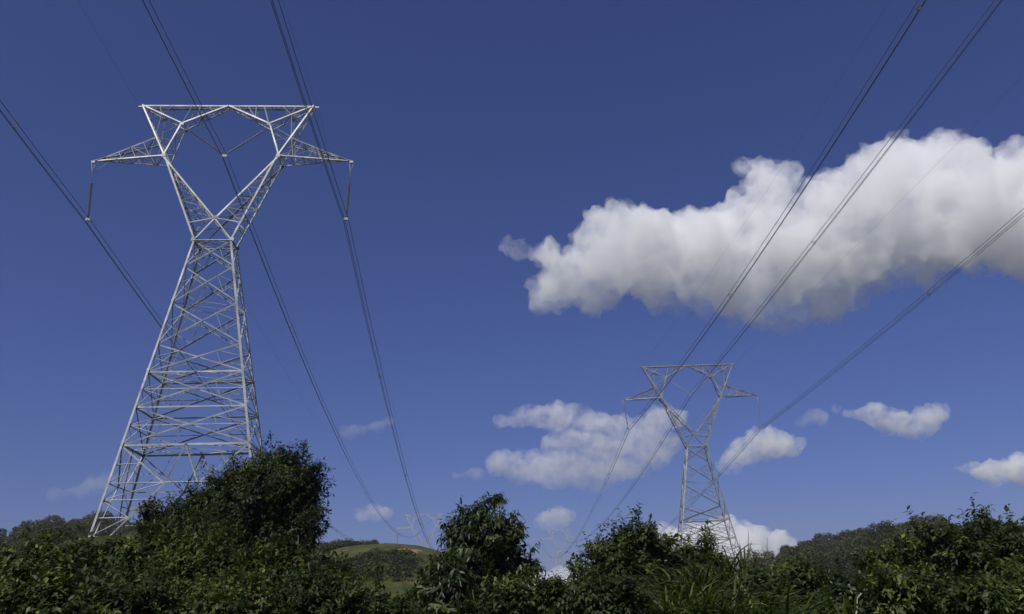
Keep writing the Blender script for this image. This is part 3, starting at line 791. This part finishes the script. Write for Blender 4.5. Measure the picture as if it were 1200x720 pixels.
t = at(872, 690, 15.2); g = gz(t.x, 15.2)
root = empty('spiky_plant', (t.x, 15.2, g)); tag(root, 'spiky plant with stiff upright blades standing out right of the grey pylon', 'plant')
b = blades('leaves', (0, 0, 0), 18, 0.55, 0.85, 0.055, 0.10, 0.05, M_CANE, root, 77, True, 0.1)
b.location = (0, 0, at(875, 690, 15.2).z - g - 0.05)
m = MB(); m.tube([(0, 0, -0.2), (0.03, 0, at(875, 690, 15.2).z - g)], [0.06, 0.05], 8); m.build('trunk', M_BARK, root)
# thin bare stalks standing up beside it
for px, y0, y1, lab in ((877, 622, 690, 'thin bare upright stalk just left of the spiky blades'), (899, 630, 690, 'thin bare upright stalk right of the spiky blades')):
    a, b_ = at(px, y0, 15.5), at(px - 2, y1, 15.5); gg = gz(b_.x, 15.5); m = MB()
    m.tube([Vector((b_.x, 15.5, gg - 0.1)) - b_, (0, 0, 0), (a - b_) * 0.6 + Vector((0.01, 0, 0)), a - b_], [0.014, 0.011, 0.008, 0.004], 6)
    o = m.build('bare_stalk', M_BARK); o.location = b_; tag(o, lab, 'stalk')
# pale dead branch leaning in the right-hand thicket
a, b_ = at(1018, 686, 12.3), at(1004, 702, 12.0); m = MB()
m.tube([Vector((0, 0, 0)), (a - b_) * 0.4 + Vector((0.01, 0, 0.01)), (a - b_)], [0.013, 0.011, 0.006], 7)
m.tube([Vector((b_.x - 0.25, 12.0, gz(b_.x, 12.0))) - b_, Vector((-0.09, 0, -0.5)), Vector((0, 0, 0))], [0.016, 0.015, 0.013], 7)
o = m.build('dead_branch', M_PALE_BARK); o.location = b_; tag(o, 'pale dead branch leaning out of the bushes before the right wooded hill', 'branch')

# ------------------------------------------------------------------ clouds
def cloud_mat(name, dens, size, z0, z1, lo, g=0.0):
    m = bpy.data.materials.new(name); m.use_nodes = True; t = m.node_tree; t.nodes.clear()
    o = t.nodes.new('ShaderNodeOutputMaterial'); v = t.nodes.new('ShaderNodeVolumePrincipled')
    v.inputs['Color'].default_value = (1, 1, 1, 1); v.inputs['Density'].default_value = dens; v.inputs['Anisotropy'].default_value = g
    tc = t.nodes.new('ShaderNodeTexCoord'); nz = t.nodes.new('ShaderNodeTexNoise')
    nz.inputs['Scale'].default_value = 1 / size; nz.inputs['Detail'].default_value = 5; nz.inputs['Roughness'].default_value = 0.68
    mr = t.nodes.new('ShaderNodeMapRange'); mr.inputs[1].default_value = lo; mr.inputs[2].default_value = lo + 0.26; mr.inputs[3].default_value = 0.0; mr.inputs[4].default_value = dens
    t.links.new(tc.outputs['Object'], nz.inputs['Vector']); t.links.new(nz.outputs['Fac'], mr.inputs[0]); sx = t.nodes.new('ShaderNodeSeparateXYZ'); hg = t.nodes.new('ShaderNodeMapRange'); mu = t.nodes.new('ShaderNodeMath'); mu.operation = 'MULTIPLY'
    hg.inputs[1].default_value = z0; hg.inputs[2].default_value = z0 + 0.38 * (z1 - z0); hg.inputs[3].default_value = 0.22; hg.inputs[4].default_value = 1.0
    t.links.new(tc.outputs['Object'], sx.inputs[0]); t.links.new(sx.outputs['Z'], hg.inputs[0])
    t.links.new(mr.outputs[0], mu.inputs[0]); t.links.new(hg.outputs[0], mu.inputs[1]); t.links.new(mu.outputs[0], v.inputs['Density'])
    t.links.new(v.outputs[0], o.inputs['Volume'])
    m.cycles.volume_step_rate = 0.35
    return m

def cloud(label, D, blobs, dens, vox, seed, amp=0.30, size=15, flat=(1.3, 0.72), lo=0.38, grow=1.17):
    rng = random.Random(seed); bm = bmesh.new(); c0 = at(blobs[0][0], blobs[0][1], D)
    scale = c0.length / FPX
    for px, py, r in blobs:
        rr = r * scale * grow; c = at(px, py, D) - c0
        c.y += rng.uniform(-0.6, 0.6) * rr
        M = Matrix.Translation(c) @ Matrix.Diagonal((rr * flat[0], rr * 1.1, rr * flat[1], 1))
        bmesh.ops.create_icosphere(bm, subdivisions=3, radius=1.0, matrix=M)
    def remesh(me):
        o = bpy.data.objects.new('cloud_seed', me); COL.objects.link(o)
        md = o.modifiers.new('r', 'REMESH'); md.mode = 'VOXEL'; md.voxel_size = vox * scale
        dg = bpy.context.evaluated_depsgraph_get(); dg.update()
        m2 = bpy.data.meshes.new_from_object(o.evaluated_get(dg)); bpy.data.objects.remove(o); bpy.data.meshes.remove(me)
        return m2
    me = bpy.data.meshes.new('cloud_seed'); bm.to_mesh(me); bm.free()
    me2 = remesh(me)
    n = len(me2.vertices); co = np.empty(n * 3, np.float32); me2.vertices.foreach_get('co', co); co = co.reshape(-1, 3)
    no = np.empty(n * 3, np.float32); me2.vertex_normals.foreach_get('vector', no); no = no.reshape(-1, 3)
    base = scale * 44
    d = np.empty(n)
    for i in range(n):
        p = Vector(co[i]) / base + Vector((seed * 3.1, 0, 0))
        f = 0.0; a = 1.0; fr = 1.0
        for k in range(6):
            f += a * (0.43 - abs(noise.noise(p * fr)) * 1.7); a *= 0.64; fr *= 2.05
        d[i] = f
    co = co + no * (d * amp * base * 1.1)[:, None]
    me2.vertices.foreach_set('co', co.ravel()); me2.update(); me2 = remesh(me2); me2.name = 'cloud'
    me2.materials.clear()
    o = link_mesh('cloud', me2, cloud_mat('cloud_vapour', dens, scale * size, float(co[:, 2].min()), float(co[:, 2].max()), lo)); o.location = c0
    return tag(o, label, 'cloud')

KM = 2000
cloud('largest cloud, broad bright cumulus crossed by the cables of the grey pylon', KM,
  [(735, 290, 40), (718, 272, 26), (752, 270, 24), (695, 312, 36), (662, 324, 28), (640, 306, 15), (650, 338, 14), (626, 297, 10), (645, 342, 18), (668, 342, 20), (700, 342, 20), (685, 338, 22), (778, 300, 34), (735, 318, 30), (765, 322, 34), (800, 278, 26), (822, 302, 40), (850, 262, 30), (872, 258, 32), (905, 228, 24), (890, 245, 26), (800, 335, 26), (870, 320, 42), (925, 325, 46), (930, 358, 20), (955, 275, 50), (1000, 252, 48), (1040, 226, 42), (1030, 196, 20), (1055, 184, 22), (1082, 182, 22), (1100, 212, 42), (1128, 205, 26), (1000, 308, 44), (1060, 285, 46), (1120, 255, 50), (1165, 232, 50), (1185, 188, 20), (1225, 235, 68), (1140, 285, 34), (1230, 290, 26), (1290, 235, 60), (905, 300, 40), (888, 205, 13), (700, 268, 16), (930, 356, 28), (880, 344, 28), (835, 342, 22), (980, 332, 32), (960, 345, 24), (1090, 300, 34), (1190, 290, 30)],
  0.021, 1.9, 1, 0.42, 36, (1.0, 0.94), 0.34, 1.07)
cloud('small ragged puff above the left part of the largest cloud', KM, [(880, 194, 8), (890, 190, 8), (872, 200, 5), (893, 204, 5)], 0.02, 1.6, 2, 0.25)
cloud('thin torn wisp trailing off the left tip of the largest cloud', KM, [(628, 298, 9), (616, 293, 9), (604, 290, 8), (592, 290, 7), (640, 308, 10), (634, 358, 6), (628, 352, 5)], 0.010, 1.4, 17, 0.26)
cloud('flat two-layered cloud left of the grey pylon', 2600,
  [(606, 490, 9), (631, 487, 15), (656, 490, 18), (691, 496, 18), (726, 502, 14), (756, 502, 12), (776, 495, 16), (591, 492, 5), (681, 518, 18), (651, 522, 12), (711, 522, 18), (741, 520, 18), (766, 512, 16), (589, 545, 14), (616, 548, 20), (651, 552, 23), (691, 550, 25), (731, 545, 22), (761, 535, 18), (776, 518, 14)], 0.015, 1.9, 3, 0.20)
cloud('rounded cloud touching the right string of the grey pylon', 2600, [(872, 532, 15), (895, 522, 18), (918, 520, 14), (935, 519, 7), (852, 545, 8)], 0.020, 1.5, 4, 0.20)
cloud('long small cloud in the open sky at the right', 2700, [(1005, 484, 9), (1025, 487, 13), (1050, 492, 14), (1075, 498, 14), (1092, 484, 9), (1103, 481, 5)], 0.021, 1.4, 5, 0.2)
cloud('small cloud cut by the right edge above the wooded hill', 2700, [(1162, 552, 10), (1180, 552, 13), (1200, 551, 15), (1220, 550, 16)], 0.032, 1.4, 6, 0.2)
cloud('tiny faint puff left of the cloud at the right edge', 2700, [(1125, 548, 6), (1134, 548, 5)], 0.02, 1.1, 7, 0.16)
cloud('little pale cloud over the far hazy pylon', 2900, [(635, 607, 9), (648, 609, 12), (656, 608, 9), (645, 618, 7)], 0.012, 1.2, 8, 0.2)
cloud('tiny pale cloud left of the far pylon on the grassy ridge', 2900, [(428, 603, 6), (440, 601, 8), (450, 601, 5)], 0.014, 1.1, 9, 0.16)
cloud('thin wispy streak between the near-white pylon and its right cables', 2700, [(408, 507, 5), (422, 502, 8), (438, 497, 8), (452, 492, 6)], 0.006, 1.3, 10, 0.2)
cloud('white cloud bank behind the feet of the grey pylon', 3200, [(780, 630, 14), (800, 638, 18), (825, 634, 23), (850, 630, 23), (875, 632, 21), (898, 638, 16), (915, 643, 12), (850, 653, 30), (810, 658, 25), (890, 658, 23)], 0.028, 1.9, 11, 0.22)
cloud('low white cloud bank on the horizon between the round-topped and the ragged tree', 4200, [(560, 690, 18), (590, 686, 19), (620, 684, 18), (650, 684, 18), (680, 686, 18), (710, 690, 18), (600, 705, 24), (640, 705, 24), (680, 705, 24), (560, 705, 24), (720, 705, 24)], 0.025, 2.0, 12, 0.2)
cloud('faint streak left of the near-white pylon', 2900, [(68, 577, 6), (90, 573, 9), (115, 569, 10), (140, 566, 8)], 0.004, 1.5, 13, 0.2)
cloud('small faint puff left of the round-topped tree, under the two-layered cloud', 2900, [(535, 557, 5), (548, 555, 6), (558, 556, 4)], 0.008, 1.2, 14, 0.16)
cloud('faint puff between the rounded cloud and the long small cloud', 2900, [(942, 494, 6), (953, 491, 7), (980, 479, 4)], 0.007, 1.2, 15, 0.16)

# ------------------------------------------------------------------ haze: the air of the valley
hm = bpy.data.materials.new('haze_air'); hm.use_nodes = True; ht = hm.node_tree; ht.nodes.clear()
ho = ht.nodes.new('ShaderNodeOutputMaterial'); hv = ht.nodes.new('ShaderNodeVolumePrincipled')
hv.inputs['Color'].default_value = (0.93, 0.96, 1.0, 1); hv.inputs['Density'].default_value = 0.00016; hv.inputs['Anisotropy'].default_value = 0.2
ht.links.new(hv.outputs[0], ho.inputs['Volume'])
m = MB(); m.box((0, 0, 45), (4500, 4500, 52)); o = m.build('haze', hm); tag(o, kind='stuff')
